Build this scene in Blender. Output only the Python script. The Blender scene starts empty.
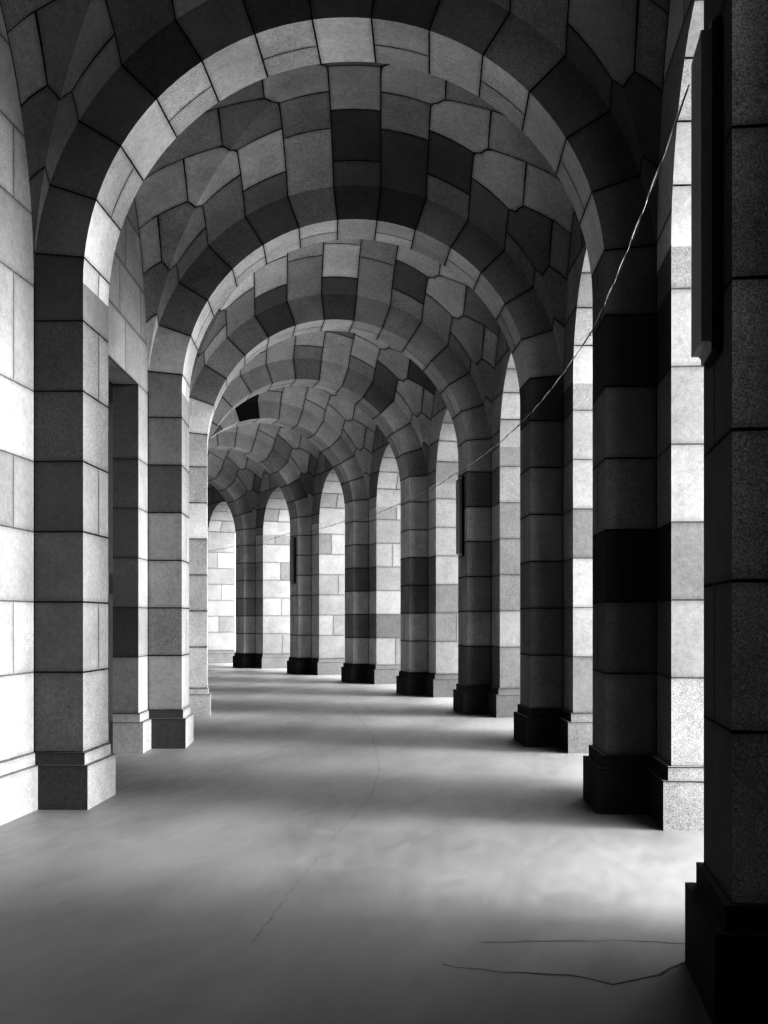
import bpy, math, random
from math import sin, cos, pi, sqrt, asin, radians

S = 1.6                      # metres per eye height
RC, RI, RO = 35.0046, 32.59, 35.3406
A1, DA = .1803, .0896
H = .24                      # half thickness of a transverse arch
ZS = 2.793                   # springing
RM = (RI + RO) / 2
RAD = (RO - RI) / 2          # intrados radius
RV = RAD + .265              # vault radius
RWR, RWL = RM + RV, RM - RV  # wall faces
T = .70                      # thickness of the outer wall
JT = .70                     # half width of an outer pier
NJ = -1 + 2 * (JT - H) / (RWR * DA - 2 * H)
LB = RWR * DA - 2 * H
RHO = -NJ * LB / 2   # radius of the side openings
K0, K1 = -2, 10              # first and last pier
LV = [0, .235, .30] + [.725 + .373 * i for i in range(12)]
DPH = radians(13); PH0 = radians(5.5)
PHI = [0] + [PH0 + DPH * i for i in range(14)] + [pi]
rnd = random.Random(11)
C = bpy.context.scene.collection

def ang(k): return A1 + (k - 1) * DA
def B(k, r, t):
    a = ang(k)
    return (r * cos(a) - t * sin(a) - RC, r * sin(a) + t * cos(a))
def Q(k, r, n):              # bay k .. k+1, n from -1 to 1
    p = B(k, r, H); q = B(k + 1, r, -H); u = (n + 1) / 2
    return (p[0] + (q[0] - p[0]) * u, p[1] + (q[1] - p[1]) * u)
def F(k, t, r):
    if abs(t) <= H: return B(k, r, t)
    d = 2 * (abs(t) - H) / LB
    return Q(k, r, -1 + d) if t > 0 else Q(k - 1, r, 1 - d)
def V(xy, z): return (xy[0] * S, xy[1] * S, z * S)

def hsh(*a):
    return random.Random(hash(tuple(int(round(x * 997)) for x in a))).random()
DARK = {}
def tone(*a):
    """albedo and grain of one stone"""
    h = hsh(*a, 1); g = hsh(*a, 2)
    if h < .13: v = .13 + .10 * g
    elif h < .40: v = .27 + .08 * g
    elif h < .88: v = .38 + .13 * g
    else: v = .56 + .10 * g
    return (v, hsh(*a, 3), 1.0 if hsh(*a, 4) < .35 else hsh(*a, 5) * .5)

class Mesher:
    def __init__(s): s.v = []; s.f = []; s.uv = []; s.wh = []; s.col = []; s.sm = []
    def patch(s, P, ns, nt, w, h, tn, e=(1, 1, 1, 1), sr=None, tr=None, smooth=False):
        """one stone. e: joint on the s0, s1, t0, t1 edge"""
        s0 = 0 if e[0] else .3; s1 = 1 if e[1] else .7
        t0 = 0 if e[2] else .3; t1 = 1 if e[3] else .7
        if sr: s0, s1 = sr
        if tr: t0, t1 = tr
        W = w / (s1 - s0); Hh = h / (t1 - t0)
        b = len(s.v)
        for j in range(nt + 1):
            for i in range(ns + 1): s.v.append(P(i / ns, j / nt))
        for j in range(nt):
            for i in range(ns):
                q = [(i, j), (i + 1, j), (i + 1, j + 1), (i, j + 1)]
                s.f.append([b + y * (ns + 1) + x for x, y in q])
                s.uv += [(s0 + (s1 - s0) * x / ns, t0 + (t1 - t0) * y / nt) for x, y in q]
                s.wh += [(W, Hh)] * 4
                s.col += [(*tn, 1)] * 4
                s.sm.append(smooth)
    def quad(s, a, b, c, d, tn, e=(1, 1, 1, 1), **kw):
        w = math.dist(a, b) / S; h = math.dist(a, d) / S
        def P(u, v): return tuple((a[i] * (1 - u) + b[i] * u) * (1 - v) + (d[i] * (1 - u) + c[i] * u) * v for i in range(3))
        s.patch(P, 1, 1, w, h, tn, e, **kw)
    def build(s, name, mat, parent=None, kind=None):
        me = bpy.data.meshes.new(name); me.from_pydata(s.v, [], s.f)
        me.uv_layers.new(name='UVMap'); me.uv_layers.new(name='size')
        me.color_attributes.new('stone', 'FLOAT_COLOR', 'CORNER')
        u = me.uv_layers['UVMap']; w = me.uv_layers['size']; c = me.color_attributes['stone']
        u.data.foreach_set('uv', [x for p in s.uv for x in p])
        w.data.foreach_set('uv', [x for p in s.wh for x in p])
        c.data.foreach_set('color', [x for p in s.col for x in p])
        me.polygons.foreach_set('use_smooth', s.sm)
        me.materials.append(mat); me.update()
        o = bpy.data.objects.new(name, me); C.objects.link(o)
        if parent: o.parent = parent
        if kind: o['kind'] = kind
        return o

# ------------------------------------------------------------ materials
def new_mat(name):
    m = bpy.data.materials.new(name); m.use_nodes = True
    nt = m.node_tree; nt.nodes.clear()
    out = nt.nodes.new('ShaderNodeOutputMaterial'); bs = nt.nodes.new('ShaderNodeBsdfPrincipled')
    nt.links.new(bs.outputs[0], out.inputs[0])
    return m, nt, bs
def N(nt, typ, **kw):
    n = nt.nodes.new(typ)
    for k, v in kw.items(): setattr(n, k, v)
    return n
def math_(nt, op, a, b=None, c=None, clamp=False):
    n = N(nt, 'ShaderNodeMath', operation=op); n.use_clamp = clamp
    for i, x in enumerate((a, b, c)):
        if x is None: continue
        if isinstance(x, (int, float)): n.inputs[i].default_value = x
        else: nt.links.new(x, n.inputs[i])
    return n.outputs[0]
def noise(nt, scale, detail=3, rough=.55, vec=None):
    n = N(nt, 'ShaderNodeTexNoise'); n.inputs['Scale'].default_value = scale
    n.inputs['Detail'].default_value = detail; n.inputs['Roughness'].default_value = rough
    if vec is not None: nt.links.new(vec, n.inputs['Vector'])
    return n.outputs['Fac']
def maprange(nt, x, a, b, c, d, smooth=False):
    n = N(nt, 'ShaderNodeMapRange'); nt.links.new(x, n.inputs[0])
    if smooth: n.interpolation_type = 'SMOOTHSTEP'
    for i, v in zip((1, 2, 3, 4), (a, b, c, d)): n.inputs[i].default_value = v
    return n.outputs[0]

def stone_material(name='granite_blocks', gain=.8, jd=0.0):
    m, nt, bs = new_mat(name)
    L = nt.links.new
    uv = N(nt, 'ShaderNodeUVMap', uv_map='UVMap'); wh = N(nt, 'ShaderNodeUVMap', uv_map='size')
    su = N(nt, 'ShaderNodeSeparateXYZ'); sw = N(nt, 'ShaderNodeSeparateXYZ')
    L(uv.outputs[0], su.inputs[0]); L(wh.outputs[0], sw.inputs[0])
    def edge(i):
        a = su.outputs[i]; b = math_(nt, 'SUBTRACT', 1.0, a)
        return math_(nt, 'MULTIPLY', math_(nt, 'MINIMUM', a, b), sw.outputs[i])
    d = math_(nt, 'MINIMUM', edge(0), edge(1))
    geo = N(nt, 'ShaderNodeNewGeometry'); pos = geo.outputs['Position']
    wob = noise(nt, 9, 2, .5, pos)
    d2 = math_(nt, 'ADD', d, math_(nt, 'MULTIPLY', math_(nt, 'SUBTRACT', wob, .5), .004))
    joint = maprange(nt, d2, .0026, .0058, 0, 1, True)
    soot = maprange(nt, d2, .003, .035, .80, 1, True)
    at = N(nt, 'ShaderNodeAttribute', attribute_name='stone')
    sc = N(nt, 'ShaderNodeSeparateColor'); L(at.outputs['Color'], sc.inputs[0])
    # offset the noise by the stone's own seed
    cmb = N(nt, 'ShaderNodeCombineXYZ')
    L(math_(nt, 'MULTIPLY', sc.outputs[1], 37.0), cmb.inputs[0]); L(math_(nt, 'MULTIPLY', sc.outputs[1], 91.0), cmb.inputs[1])
    va = N(nt, 'ShaderNodeVectorMath', operation='ADD'); L(pos, va.inputs[0]); L(cmb.outputs[0], va.inputs[1])
    p2 = va.outputs[0]
    grain = noise(nt, 120, 3, .75, p2); blot = noise(nt, 1.7, 4, .6, p2); mid = noise(nt, 22, 4, .6, p2)
    amp = math_(nt, 'MULTIPLY_ADD', sc.outputs[2], 2.4, .7)
    g = math_(nt, 'MULTIPLY', math_(nt, 'SUBTRACT', grain, .5), amp)
    g2 = math_(nt, 'MULTIPLY', math_(nt, 'SUBTRACT', blot, .5), .75)
    g3 = math_(nt, 'MULTIPLY', math_(nt, 'SUBTRACT', mid, .5), .6)
    f = math_(nt, 'ADD', math_(nt, 'ADD', math_(nt, 'ADD', g, g2), g3), 1.0)
    f = math_(nt, 'MAXIMUM', f, .25)
    if jd: joint = maprange(nt, joint, 0, 1, jd, 1)
    v = math_(nt, 'MULTIPLY', math_(nt, 'MULTIPLY', sc.outputs[0], f), math_(nt, 'MULTIPLY', joint, soot))
    v = math_(nt, 'MULTIPLY_ADD', v, gain, .012)
    L(v, bs.inputs['Base Color'])
    bs.inputs['Roughness'].default_value = .85
    bs.inputs['Specular IOR Level'].default_value = .25
    hgt = math_(nt, 'ADD', math_(nt, 'MULTIPLY', joint, 1.0), math_(nt, 'MULTIPLY', grain, .35))
    bp = N(nt, 'ShaderNodeBump'); bp.inputs['Strength'].default_value = .5; bp.inputs['Distance'].default_value = .006
    L(hgt, bp.inputs['Height']); L(bp.outputs[0], bs.inputs['Normal'])
    return m
STONE = stone_material()
PALE = stone_material('pale_granite_blocks', .8, .38)

def floor_material():
    m, nt, bs = new_mat('worn_concrete'); L = nt.links.new
    pos = N(nt, 'ShaderNodeNewGeometry').outputs['Position']
    mp = N(nt, 'ShaderNodeMapping'); L(pos, mp.inputs[0]); mp.inputs['Scale'].default_value = (1, .35, 1)
    mp.inputs['Rotation'].default_value = (0, 0, radians(80))
    a = noise(nt, .9, 5, .6, mp.outputs[0]); b = noise(nt, 9, 4, .6, mp.outputs[0]); c = noise(nt, 140, 2, .6, pos)
    f = math_(nt, 'ADD', math_(nt, 'MULTIPLY', math_(nt, 'SUBTRACT', a, .5), 1.1), math_(nt, 'MULTIPLY', math_(nt, 'SUBTRACT', b, .5), .30))
    f = math_(nt, 'ADD', f, math_(nt, 'MULTIPLY', math_(nt, 'SUBTRACT', c, .5), .16))
    v = math_(nt, 'MULTIPLY', math_(nt, 'ADD', f, 1.0), .26)
    L(v, bs.inputs['Base Color'])
    L(maprange(nt, b, .3, .7, .42, .62), bs.inputs['Roughness'])
    bp = N(nt, 'ShaderNodeBump'); bp.inputs['Strength'].default_value = .25; bp.inputs['Distance'].default_value = .004
    L(math_(nt, 'ADD', b, c), bp.inputs['Height']); L(bp.outputs[0], bs.inputs['Normal'])
    return m
def plain(name, v, rough=.6, metal=0, var=.2, scale=30):
    m, nt, bs = new_mat(name); pos = N(nt, 'ShaderNodeNewGeometry').outputs['Position']
    n = noise(nt, scale, 3, .6, pos)
    nt.links.new(math_(nt, 'MULTIPLY', math_(nt, 'MULTIPLY_ADD', n, var * 2, 1 - var), v), bs.inputs['Base Color'])
    bs.inputs['Roughness'].default_value = rough; bs.inputs['Metallic'].default_value = metal
    return m
FLOOR = floor_material()
DARKMETAL = plain('dark_painted_metal', .02, .5, .2)
LENS = plain('grey_acrylic', .3, .35)
CABLE = plain('pale_cable_sheath', .65, .45)
IRON = plain('rusty_iron', .03, .7)
CRACK = plain('crack_filler', .25, .9, 0, .5, 15)
CRACKD = plain('dark_crack', .12, .9, 0, .6, 15)
PAVE = plain('pale_gravel', .6, .9)
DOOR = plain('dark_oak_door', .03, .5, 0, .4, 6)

def empty(name, loc, label, cat, group=None):
    o = bpy.data.objects.new(name, None); o.empty_display_size = .2; C.objects.link(o)
    o['label'] = label; o['category'] = cat
    if group: o['group'] = group
    o.location = loc
    return o
def adopt(o, par):            # the part keeps its world position
    me = o.data; l = par.location
    for v in me.vertices: v.co -= l
    o.parent = par

# ------------------------------------------------------------ piers
def ptone(k, right, i):  # light and shade painted per face: lit sides pale, the rest dark
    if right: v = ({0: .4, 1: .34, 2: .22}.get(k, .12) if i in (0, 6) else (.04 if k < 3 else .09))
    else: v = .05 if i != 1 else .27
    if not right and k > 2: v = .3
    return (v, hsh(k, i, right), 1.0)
def plinth_mesh(k, right, off, z0, z1, n_e):
    """base course following the pier plan, grown by off; n_e picks tone"""
    m = Mesher()
    if right:
        b = off
        pl = [(-JT - b, RWR + T + b), (-JT - b, RWR - b), (-H - b, RWR - b), (-H - b, RO - b), (H + b, RO - b), (H + b, RWR - b), (JT + b, RWR - b), (JT + b, RWR + T + b)]
        back = RWR + T + b
    else:
        b = off
        pl = [(-H - b, RWL - .02), (-H - b, RI + b), (H + b, RI + b), (H + b, RWL - .02)]
    pts = []
    for t, r in pl: pts.append(F(k, t, r))
    n = len(pts)
    for i in range(n):
        j = (i + 1) % n
        if j == 0 and not right: continue
        m.quad(V(pts[i], z0), V(pts[j], z0), V(pts[j], z1), V(pts[i], z1), ptone(k, right, i), (0, 0, 0, 1))
    # top cap, as strips
    tn = tone(k, right, 77, n_e, 0)
    if right:
        for a, b_, c, d in ((0, 1, 6, 7), (2, 3, 4, 5)):
            m.quad(V(pts[a], z1), V(pts[b_], z1), V(pts[c], z1), V(pts[d], z1), tn, (0, 0, 0, 0))
    else:
        m.quad(V(pts[0], z1), V(pts[1], z1), V(pts[2], z1), V(pts[3], z1), tn, (0, 0, 0, 0))
    return m

OVR = {}   # (kind,k,course) -> albedo
PIER_SHADE = {-2: .6, -1: .55, 0: .5, 1: .55, 2: .85, 3: 1.25, 4: 1.7, 5: 2.0}     # shade put into the stone colour, near piers darker, far ones paler
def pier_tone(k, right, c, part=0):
    t = pier_tone0(k, right, c, part); g = PIER_SHADE.get(k, 2.3)
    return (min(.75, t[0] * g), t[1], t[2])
def pier_tone0(k, right, c, part=0):
    t = tone(k, right, c, 5)
    key = ('R' if right else 'L', k, c)
    if key in OVR: t = (OVR[key] * (.9 + .2 * hsh(k, c, part)), t[1], 1.0 if OVR[key] < .2 else t[2])
    return t
# courses are numbered from 2 (0.30-0.725) upwards
OVR.update({('R', 1, 4): .055, ('R', 1, 3): .24, ('R', 1, 2): .33, ('R', 1, 5): .40, ('R', 1, 6): .34, ('R', 1, 7): .12, ('R', 1, 8): .34,
            ('R', 0, 2): .3, ('R', 0, 3): .3, ('R', 0, 4): .3, ('R', 0, 5): .27, ('R', 0, 6): .2, ('R', 0, 7): .27,
            ('R', 2, 2): .30, ('R', 2, 3): .28, ('R', 2, 4): .24, ('R', 2, 5): .38, ('R', 2, 6): .35, ('R', 2, 7): .30, ('R', 2, 8): .16,
            ('R', 3, 2): .18, ('R', 3, 3): .36, ('R', 3, 4): .27, ('R', 3, 5): .28, ('R', 3, 6): .42, ('R', 3, 7): .22,
            ('R', 4, 2): .38, ('R', 4, 3): .36, ('R', 4, 4): .20, ('R', 4, 5): .20, ('R', 4, 6): .46, ('R', 4, 7): .40,
            ('R', 5, 2): .42, ('R', 5, 3): .18, ('R', 5, 4): .48, ('R', 5, 5): .17, ('R', 5, 6): .30, ('R', 5, 7): .42,
            ('L', 1, 2): .36, ('L', 1, 3): .36, ('L', 1, 4): .33, ('L', 1, 5): .24, ('L', 1, 6): .24, ('L', 1, 7): .26, ('L', 1, 8): .24,
            ('L', 2, 6): .13, ('L', 2, 5): .33, ('L', 2, 4): .33, ('L', 2, 3): .30, ('L', 2, 2): .34, ('L', 2, 7): .3, ('L', 2, 8): .3,
            ('L', 3, 6): .6, ('L', 3, 7): .42, ('L', 3, 5): .30, ('L', 3, 4): .30, ('L', 3, 3): .42, ('L', 3, 2): .42})
JOV = {(1, 4): .42, (2, 5): .45, (3, 5): .42, (3, 4): .45, (5, 3): .33}
def jamb_tone(k, c, part=0):
    t = tone(k, 31, c, part)
    v = {0: .38, 1: .34, 2: .26}.get(k, .145) + .07 * t[1]  # far jambs darkened in colour to offset the strong sky light
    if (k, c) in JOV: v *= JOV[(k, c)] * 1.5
    elif hsh(k, c, 8, part) < .15: v *= .75
    return (v, t[1], .9 if hsh(k, c, 99) < .3 else .15)

def split(c, k):
    h = hsh(k, c, 41)
    return (1.0,) if (c + k) % 2 == 0 else ((.34 + .3 * h), 1.0)

def pilaster(k, right):
    m = Mesher()
    ri, rw = (RO, RWR + .0) if right else (RI, RWL)
    zl = [z for z in LV[2:] if z < ZS] + [ZS]
    for i in range(len(zl) - 1):
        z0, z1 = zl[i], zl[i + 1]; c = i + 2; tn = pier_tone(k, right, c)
        last = i == len(zl) - 2
        tr = None
        if last: tr = (0, .72)
        for t, rev in ((-H, 0), (H, 1)):
            tf = ((min(.85, tn[0] * 5.5), tn[1], 1.0) if k == 0 and t < 0 else tn) if right else (tn[0] * (.5 if k < 2 else .66), tn[1], tn[2])  # light painted in: left pier fronts darkened, nearest right front raised
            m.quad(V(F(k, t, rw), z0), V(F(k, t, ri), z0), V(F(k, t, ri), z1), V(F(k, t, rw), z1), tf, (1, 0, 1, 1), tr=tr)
        sp = (1.0,) if (c % 2 == 0) else (.6, 1.0)
        a = -H
        for j, s in enumerate(sp):
            b = -H + 2 * H * s
            sv = tn[0] if right else .20 + .22 * tn[0]  # left corridor faces painted paler, as if lit from the openings
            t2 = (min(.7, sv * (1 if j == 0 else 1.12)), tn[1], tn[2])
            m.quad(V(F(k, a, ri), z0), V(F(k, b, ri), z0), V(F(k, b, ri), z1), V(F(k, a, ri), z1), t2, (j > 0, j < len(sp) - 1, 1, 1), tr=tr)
            a = b
    return m

def outer_shaft(k):
    m = Mesher()
    zl = [z for z in LV[2:] if z < ZS] + [ZS]
    for i in range(len(zl) - 1):
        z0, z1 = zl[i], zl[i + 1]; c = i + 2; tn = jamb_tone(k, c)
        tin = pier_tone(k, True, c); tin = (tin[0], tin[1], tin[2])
        tr = (0, .8) if i == len(zl) - 2 else None
        for t in (-JT, JT):
            a = 0
            sp = split(c, k)
            for j, s in enumerate(sp):
                m.quad(V(F(k, t, RWR + T * a), z0), V(F(k, t, RWR + T * s), z0), V(F(k, t, RWR + T * s), z1), V(F(k, t, RWR + T * a), z1),
                       jamb_tone(k, c, j), (j > 0, j < len(sp) - 1, 1, 1), tr=tr)
                a = s
        for a, b in ((-JT, -H), (H, JT)):
            m.quad(V(F(k, a, RWR), z0), V(F(k, b, RWR), z0), V(F(k, b, RWR), z1), V(F(k, a, RWR), z1), tin, (0, 0, 1, 1), tr=tr)
        for a, b in ((-JT, 0), (0, JT)):
            m.quad(V(F(k, a, RWR + T), z0), V(F(k, b, RWR + T), z0), V(F(k, b, RWR + T), z1), V(F(k, a, RWR + T), z1), tone(k, c, 3, a), (0, 0, 1, 1))
    return m

ORD = {0: 'nearest', 1: 'second', 2: 'third', 3: 'fourth', 4: 'fifth', 5: 'sixth', 6: 'seventh', 7: 'eighth', 8: 'ninth', 9: 'tenth', 10: 'eleventh'}
RL = {0: 'nearest right granite pier, dark and close, cut by the photo edge, with large wall light',
      1: 'right granite pier with one nearly black course, just behind the nearest right pier',
      2: 'third right granite pier, between the black-coursed pier and the pier with small wall light',
      3: 'right granite pier carrying the middle of three dark wall lights',
      4: 'fifth right granite pier, just beyond the pier with the middle wall light',
      5: 'sixth right granite pier, banded light and dark, just before the farthest wall light',
      6: 'right granite pier carrying the farthest, smallest wall light',
      7: 'eighth right granite pier, small, just beyond the farthest wall light',
      8: 'ninth right granite pier, only its pale jamb showing beside the third left pier'}
LL = {1: 'nearest left granite pier, widest, dark front and bright right side',
      2: 'second left granite pier, beyond the dark doorway, narrow bright edge',
      3: 'third left granite pier, slim, in front of the far curved arches'}
for k in range(K0, K1 + 1):
    p = V(B(k, RO + .2, 0), 0)
    e = empty('stone_pier', p, RL.get(k, f'right granite pier out of view, {"behind the viewer" if k < 0 else "round the far bend, " + ORD.get(k, "last") + " along"}'
              + (' row end' if k in (K0, K1) else '')), 'pier', 'granite piers along the open side')
    for nm, ms in (('plinth', plinth_mesh(k, True, .045, 0, .235, 0)), ('molding', plinth_mesh(k, True, .018, .235, .30, 1)),
                   ('pilaster', pilaster(k, True)), ('pier_shaft', outer_shaft(k))):
        o = ms.build(nm, PALE if nm == 'pier_shaft' else STONE); bpy.context.view_layer.update(); adopt(o, e)
    p = V(B(k, RI - .1, 0), 0)
    e = empty('wall_pier', p, LL.get(k, f'left granite pier out of view, {"behind the viewer" if k < 1 else "round the far bend, " + ORD.get(k - 1, "last") + " along"}'
              + (' row end' if k in (K0, K1) else '')), 'pier', 'granite piers along the wall')
    for nm, ms in (('plinth', plinth_mesh(k, False, .035, 0, .235, 0)), ('molding', plinth_mesh(k, False, .012, .235, .30, 1)),
                   ('pilaster', pilaster(k, False))):
        o = ms.build(nm, STONE); adopt(o, e)

# ------------------------------------------------------------ transverse arches
def arch_tone(k, i):
    t = tone(k, i, 17)
    a = {(1, 0): .2, (1, 1): .15, (1, 2): .16, (1, 3): .18, (1, 4): .12, (1, 5): .26, (1, 6): .15, (1, 7): .2, (1, 8): .17, (1, 9): .3, (1, 10): .35, (1, 11): .2, (1, 12): .18, (1, 13): .2,
         (2, 7): .12, (2, 6): .33, (2, 5): .19, (2, 4): .22, (2, 3): .16, (2, 2): .17, (2, 8): .10, (2, 9): .25, (2, 10): .20, (2, 11): .23, (2, 12): .25,
         (5, 6): .05, (3, 7): .2}
    if (k, i) in a: return (a[(k, i)] * (.8 if k == 1 else 1.1), t[1], t[2])
    f = {3: 1.1, 4: 1.35}.get(k, .85 if k < 3 else 1.75)  # light level put into the colour: near arches darker, far ones paler
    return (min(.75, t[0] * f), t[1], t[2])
def knee(k, i):                                        # how far the arch stone reaches into the vault, in n
    j = i if i <= 7 else len(PHI) - 2 - i
    c0 = cos(PHI[j])
    if j < 7: room = 1 - c0 - .06
    else: room = 1 - cos(PHI[7]) - .06
    if c0 + .06 >= .999 or j <= 2: return 0
    want = .12 if i % 2 else .33
    if room - want < .2: return room
    return want
def PA(k, phi, rr, t):
    return V(B(k, RM - rr * cos(phi), t), ZS + rr * sin(phi))
def arch(k):
    m = Mesher()
    nseg = len(PHI) - 1
    for i in range(nseg):
        f0, f1 = PHI[i], PHI[i + 1]
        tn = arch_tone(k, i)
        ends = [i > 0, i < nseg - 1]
        if i == 0: tn = pier_tone(k, False, 8); tn = (tn[0] * (.5 if k < 2 else .66), tn[1], tn[2])  # same painted shade as the left pier front below
        if i == nseg - 1: tn = pier_tone(k, True, 8)
        trr = None
        if i == 0: trr = (.72, 1)
        if i == nseg - 1: trr = (0, .28)
        h = RAD * (f1 - f0)
        for t, sd in ((-H, -1), (H, 1)):
            kb = k if sd > 0 else k - 1
            e = knee(k, i)
            sr = None
            def P(s, u, t=t): return PA(k, f0 + (f1 - f0) * u, RAD + (RV - RAD) * s, t)
            # share the s range with the knee so that no joint falls on the corner
            tot = .265 + e * LB / 2
            if e > 0: sr = (.35, .35 + .65 * .265 / tot)
            else: sr = (.35, .65)
            m.patch(P, 1, 4, .265, h * 1.08, tn, sr=sr, tr=trr, e=(0, 0, 1, 1))
            if e > 0:
                def P2(s, u, sd=sd, kb=kb, e=e):
                    f = f0 + (f1 - f0) * u; n = 1 - e * s
                    n = n if sd < 0 else -n
                    return V(Q(kb, RM - RV * cos(f), n), ZS + RV * sin(f) + .45 * (1 - n * n) ** .8)
                m.patch(P2, 4, 4, e * LB / 2, RV * (f1 - f0), tn, sr=(.35 + .65 * .265 / tot, 1), tr=trr, e=(0, 1, 1, 1), smooth=True)
        sp = (1.0,) if i % 2 == 1 else (.58, 1.0)
        a = 0
        for j, s in enumerate(sp):
            def P3(x, u, a=a, s=s): return PA(k, f0 + (f1 - f0) * u, RAD, -H + 2 * H * (a + (s - a) * x))
            b = .36 + .20 * hsh(k, i, j, 6)  # undersides painted paler, standing in for light on the soffit
            m.patch(P3, 1, 4, 2 * H * (s - a), h, ((b + .08, tn[1], tn[2]) if i < nseg - 1 else tn), (j > 0, j < len(sp) - 1, 1, 1), tr=trr, smooth=True)
            a = s
    return m
ARCH = {0: 'arch overhead', 1: 'nearest full round granite arch, with the broadest pale underside, crossing between the nearest left pier and black-coursed right pier',
        2: 'second round granite arch, framed directly inside the largest arch',
        3: 'third round granite arch, springing above the middle wall light',
        4: 'fourth round granite arch, thin pale rim, just beyond the arch at middle wall light',
        5: 'fifth round granite arch, partly cut off at left by the third left pier',
        6: 'sixth round granite arch, springing above the farthest wall light',
        7: 'small far round granite arch just past the farthest wall light',
        8: 'smallest farthest granite arch, low beside the third left pier'}
for k in range(K0, K1 + 1):
    o = arch(k).build('stone_arch', STONE)
    lab = ARCH.get(k, 'round granite arch out of view ' + ('behind the viewer' if k < 0 else 'round the far bend')) if k != 0 else 'round granite arch overhead, just out of view above the nearest right pier'
    lab = ' '.join(lab.split()[:16])
    c = V(B(k, RM, 0), ZS)
    from mathutils import Vector
    for v in o.data.vertices: v.co -= Vector(c)
    o.location = c
    o['label'] = lab; o['category'] = 'arch'; o['group'] = 'round arches across the arcade'

# ------------------------------------------------------------ groin vaults
EDOME, D2 = .45, .06
def VZ(a, b):
    a, b = abs(a), abs(b)
    if a > b: a, b = b, a
    return RV * sqrt(max(0, 1 - a * a)) + EDOME * max(0, 1 - b * b) ** .8
VOV = {(1, 6, -1, 1, 'g'): .30, (1, 5, -1, 1, 'g'): .17, (1, 4, -1, 1, 'g'): .33, (1, 3, -1, 1, 'g'): .20, (1, 6, 1, 1, 'g'): .36,
       (1, 5, 1, 1, 'g'): .42, (1, 4, 1, 1, 'g'): .42, (1, 3, 1, 1, 'g'): .16, (1, 5, 1, 1, 'b0'): .10, (1, 5, -1, 1, 'b0'): .38,
       (1, 6, 1, 1, 'b0'): .24, (1, 6, -1, 1, 'b0'): .20, (1, 4, 1, 1, 'l0'): .44, (1, 5, 1, 1, 'l0'): .36, (1, 5, -1, 1, 'l0'): .20,
       (1, 4, -1, 1, 'l0'): .27, (1, 3, -1, 1, 'l0'): .27, (1, 3, 1, 1, 'l0'): .25, (1, 7, 0, 1, 'c0'): .30, (1, 7, 0, 1, 'c1'): .07,
       (0, 6, -1, 1, 'g'): .26, (0, 5, -1, 1, 'g'): .26, (0, 4, -1, 1, 'g'): .20, (0, 3, -1, 1, 'g'): .25}
def vtone(k, i, sm, sn, part):
    t = tone(k, i, sm, sn, sum(ord(x) for x in part))
    key = (k, i, sm, sn, part)
    f = {1: 1.25, 2: 1.5, 3: 1.7}.get(k, .62 if k <= 0 else 1.9)  # painted light level: near vault dark, farther bays paler
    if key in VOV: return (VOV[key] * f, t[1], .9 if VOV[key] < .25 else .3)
    return (min(.75, t[0] * f), t[1], t[2])
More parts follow.
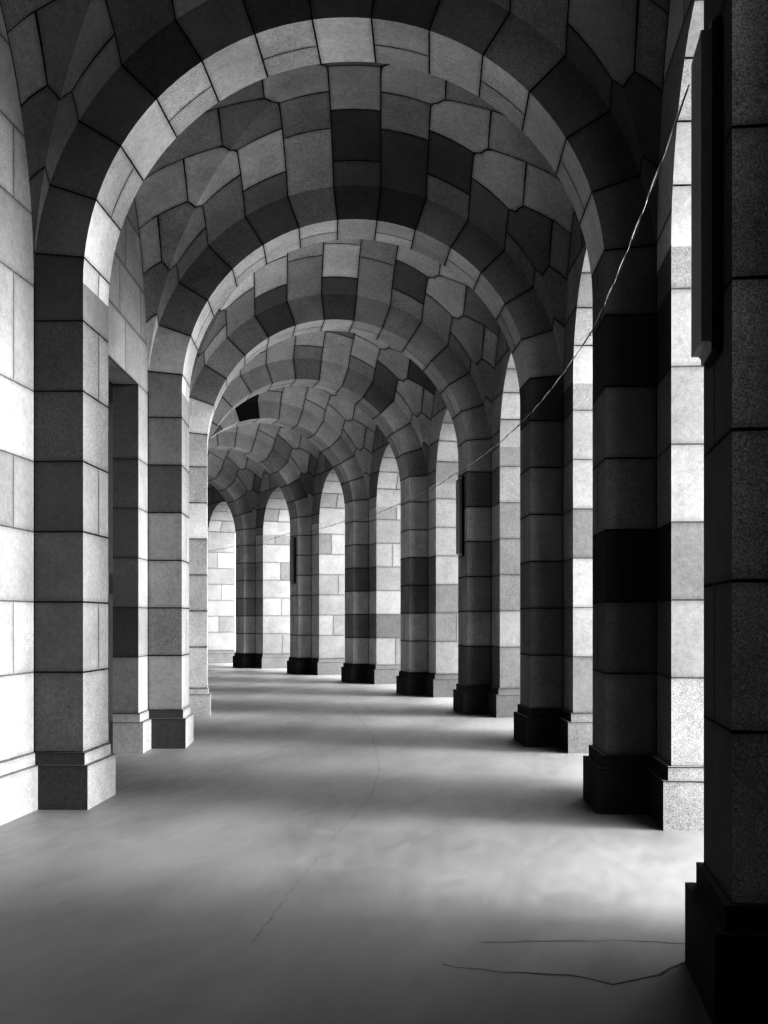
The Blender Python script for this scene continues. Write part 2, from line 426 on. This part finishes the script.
def vault(m, k):
    nseg = len(PHI) - 1
    def VP(mm, n): return V(Q(k, RM + RV * mm, n), ZS + VZ(mm, n))
    def lerp(p, q, u): return (p[0] + (q[0] - p[0]) * u, p[1] + (q[1] - p[1]) * u)
    for i in range(7):
        f0, f1 = PHI[i], PHI[i + 1]           # left side; the right side is mirrored
        c0, c1 = cos(f0), cos(f1)
        hh = RV * (f1 - f0)
        trr = (.3, 1) if i == 0 else None
        cc = lambda u, f0=f0, f1=f1: cos(f0 + (f1 - f0) * u)
        for sm in (-1, 1):
            ii = i if sm < 0 else nseg - 1 - i
            for sn in (-1, 1):
                rib = k if sn < 0 else k + 1
                e = knee(rib, ii)
                if e == 0:
                    # low courses: one stone from the arch face round the groin to the wall
                    tn = arch_tone(rib, ii)
                    if i == 0:
                        tn = pier_tone(rib, sm > 0, 8)
                        if sm < 0: tn = (tn[0] * .5, tn[1], tn[2])  # carries on the painted shade of the left pier front
                    d1 = c1 + D2 / 2 if c1 + D2 < 1 else c1
                    def gq(u): return c0 + (d1 - c0) * ((c0 - cc(u)) / (c0 - c1))
                    for swap in (0, 1):
                        def P(s, u, swap=swap):
                            if d1 == c1:
                                x, y = cc(u), 1 + (cc(u) - 1) * s
                            else:   # coons patch, the top edge bends round to the link
                                L_ = (cc(u), 1.0); g = gq(u); R_ = (g, g)
                                bt = lerp((c0, 1), (c0, c0), s)
                                tp = lerp((c1, 1), (c1, c1 + D2), s / .6) if s < .6 else lerp((c1, c1 + D2), (d1, d1), (s - .6) / .4)
                                bl = lerp(L_, R_, s); tb = lerp(bt, tp, u)
                                c_ = lerp(lerp((c0, 1), (c0, c0), s), lerp((c1, 1), (d1, d1), s), u)
                                x, y = bl[0] + tb[0] - c_[0], bl[1] + tb[1] - c_[1]
                            if swap: x, y = y, x
                            return VP(sm * x, sn * y)
                        m.patch(P, 5, 4, (1 - c1) * 1.4, hh, tn, e=(0, 0, 1, 1), tr=trr, smooth=True)
                    continue
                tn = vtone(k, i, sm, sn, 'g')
                A, Hc = (c0, c0 + D2), (c1, c0 + D2)
                Bv = (c1, c1 + D2); G0 = (c0 + D2 / 2,) * 2; G1 = (c1 + D2 / 2,) * 2
                hd = c0 + D2
                br = max(.3, (hd - c1 - D2) / ((hd - c1 - D2) + D2))
                for swap in (0, 1):
                    def P(s, u, swap=swap):
                        L_ = (cc(u), hd); w = (c0 - cc(u)) / (c0 - c1); g = G0[0] + (G1[0] - G0[0]) * w
                        bl = lerp(L_, (g, g), s)
                        bt = lerp(A, G0, s)
                        tp = lerp(Hc, Bv, s / br) if s < br else lerp(Bv, G1, (s - br) / (1 - br))
                        tb = lerp(bt, tp, w)
                        c_ = lerp(lerp(A, G0, s), lerp(Hc, G1, s), w)
                        x, y = bl[0] + tb[0] - c_[0], bl[1] + tb[1] - c_[1]
                        if swap: x, y = y, x
                        return VP(sm * x, sn * y)
                    ww = (hd - (c0 + c1) / 2) * (RV if swap else LB / 2)
                    m.patch(P, 6, 4, max(ww, .2), hh, tn, e=(1, 0, 1, 1), smooth=True)
                # barrel stones between the groin stone and the arch stone
                a, b = hd, 1 - e
                if b - a > .02:
                    def Pc(s, u):
                        return VP(sm * cc(u), sn * (a + (b - a) * s))
                    m.patch(Pc, 3, 4, (b - a) * LB / 2, hh, vtone(k, i, sm, sn, 'b0'), smooth=True)
                # lateral stones to the wall
                a2 = hd
                if 1 - a2 > .02:
                    cuts = [a2, 1] if 1 - a2 < .5 else [a2, a2 + (1 - a2) * .55, 1]
                    for q in range(len(cuts) - 1):
                        def Pd(s, u, a=cuts[q], b=cuts[q + 1]):
                            return VP(sm * (a + (b - a) * s), sn * cc(u))
                        m.patch(Pd, 3, 4, (cuts[q + 1] - cuts[q]) * RV, hh * .95, vtone(k, i, sm, sn, f'l{q}'), smooth=True)
    # crown courses
    fc = PHI[7]; c = cos(fc); hd = c + D2
    def crown(u): return -cos(fc + (pi - 2 * fc) * u)
    for sn in (-1, 1):
        rib = k if sn < 0 else k + 1
        e = knee(rib, 7)
        cuts = [hd, hd + (1 - e - hd) * .52, 1 - e]
        for q in range(2):
            def P(s, u, a=cuts[q], b=cuts[q + 1]):
                return VP(crown(u), sn * (a + (b - a) * s))
            m.patch(P, 3, 4, (cuts[q + 1] - cuts[q]) * LB / 2, 2 * RV * c, vtone(k, 7, 0, sn, f'c{q}'), smooth=True)
    for sm in (-1, 1):
        cuts = [hd, .50, .76, 1]
        for q in range(3):
            def P(s, u, a=cuts[q], b=cuts[q + 1]):
                return VP(sm * (a + (b - a) * s), crown(u))
            m.patch(P, 3, 4, (cuts[q + 1] - cuts[q]) * RV, LB * c, vtone(k, 8, sm, 0, f'd{q}'), smooth=True)
    tn = vtone(k, 9, 0, 0, 'k'); g = c + D2 / 2
    bd = [(-g, g), (-c, hd), (c, hd), (g, g)]
    def bnd(u):
        x = u * 4
        if x <= 1: return lerp(bd[0], bd[1], x)
        if x >= 3: return lerp(bd[2], bd[3], x - 3)
        return (crown((x - 1) / 2), hd)
    for q in range(4):
        def P(s, u, q=q):
            x, y = bnd(u); x, y = x * s, y * s
            if q == 1: x, y = x, -y
            if q == 2: x, y = y, x
            if q == 3: x, y = -y, x
            return VP(x, y)
        m.patch(P, 3, 8, hd * LB / 2, LB * c * 2, tn, e=(0, 1, 0, 0), smooth=True)
m = Mesher()
for k in range(K0, K1): vault(m, k)
m.build('ceiling', STONE, kind='structure')

# ------------------------------------------------------------ right wall above the springing
TOP = 5.05
def wall_right():
    m = Mesher()
    zap = ZS + RHO
    zs = sorted(set([ZS] + [z for z in LV if ZS + .05 < z < zap - .12] + [zap, zap + .37, TOP]))
    for k in range(K0, K1):
        for zi in range(len(zs) - 1):
            z0, z1 = zs[zi], zs[zi + 1]
            for r, outer in ((RWR, 0), (RWR + T, 1)):
                if z0 < zap - 1e-6:
                    for sn in (-1, 1):
                        def P(s, u):
                            z = z0 + (z1 - z0) * u
                            nh = -NJ * sqrt(max(0, 1 - ((z - ZS) / RHO) ** 2))
                            return V(Q(k, r, sn * (nh + (1 - nh) * s)), z)
                        m.patch(P, 1, 10, (1 + NJ) * LB / 2 + .2, z1 - z0, tone(k, zi, sn, outer, 60), (0, 1, 1, 1))
                else:
                    for a, b in ((-1, -.3), (-.3, .4), (.4, 1)):
                        m.quad(V(Q(k, r, a), z0), V(Q(k, r, b), z0), V(Q(k, r, b), z1), V(Q(k, r, a), z1), tone(k, zi, a, outer, 61))
        # soffit of the opening
        ns = 10
        for i in range(ns):
            f0, f1 = pi * i / ns, pi * (i + 1) / ns
            sp = (1.0,) if i % 2 else (.45, 1.0)
            a = 0
            for j, s in enumerate(sp):
                def P(x, u, a=a, s=s):
                    f = f0 + (f1 - f0) * u
                    return V(Q(k, RWR + T * (a + (s - a) * x), NJ * cos(f)), ZS + RHO * sin(f))
                tn = jamb_tone(k, 20 + i, j)
                m.patch(P, 1, 5, T * (s - a), RHO * (f1 - f0), tn, (j > 0, j < len(sp) - 1, i > 0, i < ns - 1), smooth=True)
                a = s
    # unseen masonry added in the opening beside the viewer, to darken the foreground
    k = -1
    for c in range(len(LV) - 3):
        z0, z1 = (0 if c == 0 else LV[c + 1]), LV[c + 2]
        if z1 > 2.3: break
        for a, b in ((NJ, -.2), (-.2, .3), (.3, -NJ)):
            m.quad(V(Q(k, RWR + .3, a), z0), V(Q(k, RWR + .3, b), z0), V(Q(k, RWR + .3, b), z1), V(Q(k, RWR + .3, a), z1), tone(c, a, 63))
    # strips of wall over each pier
    for k in range(K0, K1 + 1):
        for r in (RWR, RWR + T):
            m.quad(V(F(k, -H, r), ZS), V(F(k, H, r), ZS), V(F(k, H, r), TOP), V(F(k, -H, r), TOP), tone(k, r, 62))
    m.build('wall_right', STONE, kind='structure')
wall_right()

# ------------------------------------------------------------ left wall with doorways
DH = 2.775
def wall_left():
    m = Mesher()
    nd = 1 - 2 * (.6346 - H) / LB
    dep = .21
    zs = LV[2:9] + [DH, 3.15, 3.52, 3.9, 4.28, 4.65, TOP]
    zs = sorted(z for z in zs if not (DH - .2 < z < DH + .2 and z != DH))
    for k in range(K0, K1):
        door = k != 0
        for zi in range(len(zs) - 1):
            z0, z1 = zs[zi], zs[zi + 1]
            if door and z1 <= DH + 1e-6: segs = ((-1, -nd), (nd, 1))
            else:
                segs = ((-1, -.45), (-.45, .2), (.2, .78), (.78, 1)) if zi % 2 else ((-1, -.3), (-.3, .35), (.35, 1))
            for a, b in segs:
                t = tone(k, zi, a, 70); v = .235 + .08 * t[1]
                if k == 0 and zi == 3: v *= .72
                if hsh(k, zi, a) < .15: v *= .8
                m.quad(V(Q(k, RWL, a), z0), V(Q(k, RWL, b), z0), V(Q(k, RWL, b), z1), V(Q(k, RWL, a), z1), (v, t[1], t[2] * .6), (abs(a) < 1, abs(b) < 1, 1, 1))
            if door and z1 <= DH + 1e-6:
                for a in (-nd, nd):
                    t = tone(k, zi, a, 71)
                    m.quad(V(Q(k, RWL - dep, a), z0), V(Q(k, RWL, a), z0), V(Q(k, RWL, a), z1), V(Q(k, RWL - dep, a), z1), (t[0] * .24, t[1], t[2]), (0, 0, 1, 1))  # reveal stones darkened in colour for the shade in the doorway
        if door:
            m.quad(V(Q(k, RWL - dep, -nd), DH), V(Q(k, RWL, -nd), DH), V(Q(k, RWL, nd), DH), V(Q(k, RWL - dep, nd), DH), tone(k, 72))
        # base course
        parts = ((-1, -nd), (nd, 1)) if door else ((-1, -.1), (-.1, 1))
        for a, b in parts:
            for z0, z1, off in ((0, .235, .035), (.235, .30, .012)):
                r = RWL + off; tn = (.26, .3, .4)
                e0, e1 = (a > -1, b < 1)
                m.quad(V(Q(k, r, a), z0), V(Q(k, r, b), z0), V(Q(k, r, b), z1), V(Q(k, r, a), z1), tn, (not door and a > -1, not door and b < 1, 0, 1))
                m.quad(V(Q(k, r, a), z1), V(Q(k, r, b), z1), V(Q(k, RWL - .01, b), z1), V(Q(k, RWL - .01, a), z1), tn, (0, 0, 0, 0))
                if door:
                    x = a if abs(a) < 1 else b
                    q = .02
                    m.quad(V(Q(k, r, x), z0), V(Q(k, RWL - dep, x), z0), V(Q(k, RWL - dep, x), z1), V(Q(k, r, x), z1), tn, (0, 0, 0, 1))
    for k in range(K0, K1 + 1):
        m.quad(V(F(k, -H, RWL), 0), V(F(k, H, RWL), 0), V(F(k, H, RWL), TOP), V(F(k, -H, RWL), TOP), tone(k, 73), (0, 0, 0, 0))
    m.build('wall_left', PALE, kind='structure')
    n = 0
    for k in range(K0, K1):
        if k == 0: continue
        n += 1
        d = Mesher()
        r = RWL - dep
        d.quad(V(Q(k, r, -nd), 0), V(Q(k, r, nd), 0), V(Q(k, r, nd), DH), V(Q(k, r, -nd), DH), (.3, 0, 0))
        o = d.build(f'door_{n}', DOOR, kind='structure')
        # raised rails and stiles
        fr = Mesher()
        for a, b, z0, z1 in [(-nd, -nd + .1, 0, DH), (nd - .1, nd, 0, DH), (-.05, .05, 0, DH), (-nd, nd, 0, .25), (-nd, nd, 1.2, 1.35), (-nd, nd, DH - .15, DH)]:
            r2 = r + .02
            p = [Q(k, r2, a), Q(k, r2, b)]; w = [Q(k, r, a), Q(k, r, b)]
            fr.quad(V(p[0], z0), V(p[1], z0), V(p[1], z1), V(p[0], z1), (.3, 0, 0))
            for (x, y) in ((p[0], w[0]), (p[1], w[1])):
                fr.quad(V(x, z0), V(y, z0), V(y, z1), V(x, z1), (.3, 0, 0))
            for z in (z0, z1):
                fr.quad(V(p[0], z), V(p[1], z), V(w[1], z), V(w[0], z), (.3, 0, 0))
        f = fr.build('door_frame', DOOR); f.parent = o
wall_left()

# ------------------------------------------------------------ floor, roof, end walls
def polar_strip(name, r0, r1, z, k0, k1, mat, up=None, n=60, kind='structure'):
    vs = []; fs = []
    a0, a1 = ang(k0), ang(k1)
    for i in range(n + 1):
        a = a0 + (a1 - a0) * i / n
        for r in (r0, r1): vs.append(((r * cos(a) - RC) * S, r * sin(a) * S, z * S))
    for i in range(n): fs.append((2 * i, 2 * i + 1, 2 * i + 3, 2 * i + 2))
    me = bpy.data.meshes.new(name); me.from_pydata(vs, [], fs); me.materials.append(mat)
    o = bpy.data.objects.new(name, me); C.objects.link(o); o['kind'] = kind
    return o
fl = polar_strip('floor', RWL - 1.2, RWR + T + .3, 0, K0 - 1, K1 + 1, FLOOR)
polar_strip('ground', RWR + T + .3, RWR + T + 45, 0, K0 - 9, K1 + 8, PAVE)
SLAB = plain('roof_concrete', .3, .9)
m = Mesher()
for k in range(K0, K1 + 1):
    b = k + 1
    tn = (.3, 0, 0)
    def ring(r, k=k): return V(B(k, r, 0), TOP)
    if k < K1:
        m.quad(V(B(k, RWL - 1.0, 0), TOP), V(B(k, RWR + T + .1, 0), TOP), V(B(b, RWR + T + .1, 0), TOP), V(B(b, RWL - 1.0, 0), TOP), tn)
        m.quad(V(B(k, RWL - 1.0, 0), TOP + .3), V(B(k, RWR + T + .1, 0), TOP + .3), V(B(b, RWR + T + .1, 0), TOP + .3), V(B(b, RWL - 1.0, 0), TOP + .3), tn)
        m.quad(V(B(k, RWR + T + .1, 0), TOP), V(B(b, RWR + T + .1, 0), TOP), V(B(b, RWR + T + .1, 0), TOP + .3), V(B(k, RWR + T + .1, 0), TOP + .3), tn)
        m.quad(V(B(k, RWL - 1.0, 0), 0), V(B(b, RWL - 1.0, 0), 0), V(B(b, RWL - 1.0, 0), TOP + .3), V(B(k, RWL - 1.0, 0), TOP + .3), tn)
m.build('trim_1', SLAB, kind='structure')
for nm, k, t in (('wall_near', K0, -H - .02), ('wall_far', K1, H + .02)):
    m = Mesher()
    for zi in range(12):
        z0, z1 = zi * (TOP + .3) / 12, (zi + 1) * (TOP + .3) / 12
        for j in range(6):
            r0 = RWL - 1 + (RV * 2 + T + 1.1) * j / 6; r1 = RWL - 1 + (RV * 2 + T + 1.1) * (j + 1) / 6
            m.quad(V(B(k, r0, t), z0), V(B(k, r1, t), z0), V(B(k, r1, t), z1), V(B(k, r0, t), z1), tone(zi, j, k))
    m.build(nm, STONE, kind='structure')

# cracks in the floor
def ribbon(name, pts, w, mat, parent, seed=1):
    r = random.Random(seed); P = []
    for (x0, y0), (x1, y1) in zip(pts[:-1], pts[1:]):
        n = max(2, int(math.dist((x0, y0), (x1, y1)) / .05))
        for i in range(n):
            u = i / n; P.append((x0 + (x1 - x0) * u + r.uniform(-.008, .008), y0 + (y1 - y0) * u + r.uniform(-.008, .008)))
    P.append(pts[-1])
    vs = []; fs = []
    for i, (x, y) in enumerate(P):
        a = P[max(0, i - 1)]; b = P[min(len(P) - 1, i + 1)]
        dx, dy = b[0] - a[0], b[1] - a[1]; l = math.hypot(dx, dy) or 1
        ww = w * r.uniform(.4, 1.2)
        vs.append(((x - dy / l * ww) * S, (y + dx / l * ww) * S, .0015)); vs.append(((x + dy / l * ww) * S, (y - dx / l * ww) * S, .0015))
    for i in range(len(P) - 1): fs.append((2 * i, 2 * i + 1, 2 * i + 3, 2 * i + 2))
    me = bpy.data.meshes.new(name); me.from_pydata(vs, [], fs); me.materials.append(mat)
    o = bpy.data.objects.new(name, me); C.objects.link(o); o.parent = parent
    return o
ribbon('crack', [(-1.183, 3.372), (-1.291, 4.259), (-1.413, 5.318), (-1.518, 6.425), (-1.72, 7.511), (-2.313, 9.791), (-3.663, 14.026)], .004, CRACK, fl)
ribbon('crack', [(-.577, 3.298), (-.399, 3.27), (-.203, 3.286), (-.09, 3.22), (.045, 3.342), (.133, 3.509)], .006, CRACKD, fl, 2)
ribbon('crack', [(-.495, 3.551), (-.255, 3.628), (-.011, 3.683), (.25, 3.68)], .003, CRACKD, fl, 3)

# ------------------------------------------------------------ wall lights
import bmesh
def wall_light(k, label):
    z0, z1 = 1 + .70, 1 + 1.56
    base = B(k, RO, 0)
    e = empty('wall_light', V(base, z0), label, 'wall light', 'long wall lights on the right piers')
    a = ang(k)
    # local axes: out of the wall = -radial, along = tangential
    ox, oy = -cos(a), -sin(a); tx, ty = -sin(a), cos(a)
    def box(name, t0, t1, d0, d1, za, zb, bev, mat):
        bm = bmesh.new()
        vs = [bm.verts.new(((ox * d + tx * t) * S, (oy * d + ty * t) * S, (z - z0) * S)) for z in (za, zb) for d in (d0, d1) for t in (t0, t1)]
        for f in ((0, 1, 3, 2), (4, 6, 7, 5), (0, 4, 5, 1), (2, 3, 7, 6), (0, 2, 6, 4), (1, 5, 7, 3)): bm.faces.new([vs[i] for i in f])
        bmesh.ops.recalc_face_normals(bm, faces=bm.faces)
        # round the outer ends (bottom and top, on the corridor side)
        ed = [g for g in bm.edges if {g.verts[0], g.verts[1]} in ({vs[2], vs[3]}, {vs[6], vs[7]})]
        if bev: bmesh.ops.bevel(bm, geom=ed, offset=bev * S, segments=5, affect='EDGES')
        me = bpy.data.meshes.new(name); bm.to_mesh(me); bm.free(); me.materials.append(mat)
        o = bpy.data.objects.new(name, me); C.objects.link(o); o.parent = e
        return o
    box('housing', -.10, .10, .004, .026, z0 - .004, z1 + .004, .008, DARKMETAL)
    box('diffuser', -.095, .095, .026, .054, z0, z1, .026, LENS)
    for z in (z0 + .12, z1 - .12):
        box('clip', -.105, .105, .012, .026, z - .012, z + .012, 0, IRON)
wall_light(0, 'largest, nearest dark long wall light with rounded ends, at upper right')
wall_light(3, 'middle of three dark long wall lights, on the fourth right pier')
wall_light(6, 'farthest, smallest dark long wall light on a distant right pier')

# ------------------------------------------------------------ cable strung along the piers
def tube(name, pts, r, mat, parent, off):
    cu = bpy.data.curves.new(name, 'CURVE'); cu.dimensions = '3D'; cu.bevel_depth = r * S; cu.bevel_resolution = 2
    sp = cu.splines.new('POLY'); sp.points.add(len(pts) - 1)
    for i, p in enumerate(pts): sp.points[i].co = (p[0] - off[0], p[1] - off[1], p[2] - off[2], 1)
    dg = None
    o = bpy.data.objects.new(name, cu); C.objects.link(o)
    me = bpy.data.meshes.new_from_object(o); bpy.data.objects.remove(o)
    me.materials.append(mat) if not me.materials else None
    me.materials[0] = mat
    for p in me.polygons: p.use_smooth = True
    o = bpy.data.objects.new(name, me); C.objects.link(o); o.parent = parent
    return o
ZW = {0: 2.48, 1: 2.612, 2: 2.635, 3: 2.615, 4: 2.615, 5: 2.63, 6: 2.65, 7: 2.60, 8: 2.62, 9: 2.62}
def wire_pts(k0, k1, ph, amp, sagx):
    out = []
    for k in range(k0, k1):
        off = .06 if k in (0, 3, 6) else .012
        off2 = .06 if k + 1 in (0, 3, 6) else .012
        p = B(k, RO - off, H - .03 if k else .1); q = B(k + 1, RO - off2, H - .03)
        n = 40
        for i in range(n + (1 if k == k1 - 1 else 0)):
            u = i / n
            z = ZW[k] + (ZW[k + 1] - ZW[k]) * u - 4 * sagx * u * (1 - u)
            w = amp * (sin(pi * u) ** .5 if 0 < u < 1 else 0)
            x = p[0] + (q[0] - p[0]) * u + w * cos(40 * u + ph) * .4
            out.append(V((x, p[1] + (q[1] - p[1]) * u), z + w * sin(40 * u + ph)))
    return out
o0 = V(B(0, RO - .06, .1), ZW[0])
cb = empty('cable', o0, 'thin pale twisted cable strung from pier to pier along the right side', 'cable')
tube('strand', wire_pts(0, 9, 0, .004, .035), .0026, CABLE, cb, o0)
tube('strand', wire_pts(0, 9, pi, .006, .045), .0020, IRON, cb, o0)
for k in range(1, 8):
    a = ang(k); x, y = B(k, RO, H - .03)
    pts = [V((x - cos(a) * d, y - sin(a) * d), ZW[k] + dz) for d, dz in ((0, 0), (.014, 0), (.02, -.006), (.02, -.016), (.012, -.02))]
    tube('hook', pts, .003, IRON, cb, o0)

# ------------------------------------------------------------ light
w = bpy.data.worlds.new('World'); bpy.context.scene.world = w; w.use_nodes = True
nt = w.node_tree; bg = nt.nodes['Background']
tc = nt.nodes.new('ShaderNodeTexCoord'); sx = nt.nodes.new('ShaderNodeSeparateXYZ'); nt.links.new(tc.outputs['Generated'], sx.inputs[0])
LAZ, LEL = radians(90), radians(9)      # the brightest part of the overcast sky lies low, off to the right
Ld = (sin(LAZ) * cos(LEL), -cos(LAZ) * cos(LEL), sin(LEL))
dp = nt.nodes.new('ShaderNodeVectorMath'); dp.operation = 'DOT_PRODUCT'
nt.links.new(tc.outputs['Generated'], dp.inputs[0]); dp.inputs[1].default_value = Ld
lobe = math_(nt, 'POWER', math_(nt, 'MAXIMUM', dp.outputs['Value'], 0.0), 12.0)
sky = math_(nt, 'MULTIPLY_ADD', lobe, 4.0, 1.0)
up = math_(nt, 'MAXIMUM', sx.outputs[2], 0.0)
sky = math_(nt, 'MULTIPLY_ADD', up, 4.0, sky)
nt.links.new(sky, bg.inputs[0]); bg.inputs[1].default_value = 1.3

def sun(name, az, el, strength, angle):
    """az: travel direction of the light measured from +Y towards -X, degrees"""
    l = bpy.data.lights.new(name, 'SUN'); l.energy = strength; l.angle = radians(angle)
    o = bpy.data.objects.new(name, l); C.objects.link(o)
    d = Vector((-sin(radians(az)) * cos(radians(el)), cos(radians(az)) * cos(radians(el)), -sin(radians(el))))
    o.rotation_euler = d.to_track_quat('-Z', 'Y').to_euler(); o.location = (15, 5, 12)
    return o
sun('sun', 88, 11, 6.0, 24)

# ------------------------------------------------------------ camera
cam = bpy.data.cameras.new('camera'); co = bpy.data.objects.new('camera', cam); C.objects.link(co)
yaw = -.2227
d = Vector((sin(yaw), cos(yaw), 0))
co.location = (0, 0, S); co.rotation_euler = d.to_track_quat('-Z', 'Y').to_euler()
cam.sensor_fit = 'HORIZONTAL'; cam.sensor_width = 36; cam.lens = 1152.13 / 768 * 36
cam.shift_x = .0016; cam.shift_y = (620.48 - 512) / 768
cam.clip_start = .05; cam.clip_end = 500
sc = bpy.context.scene
sc.camera = co
sc.cycles.max_bounces = 8; sc.cycles.diffuse_bounces = 6
sc.cycles.use_denoising = True
vs = sc.view_settings
vs.view_transform = 'Standard'; vs.exposure = .1; vs.gamma = 1
try: vs.look = 'Very High Contrast'
except Exception: pass
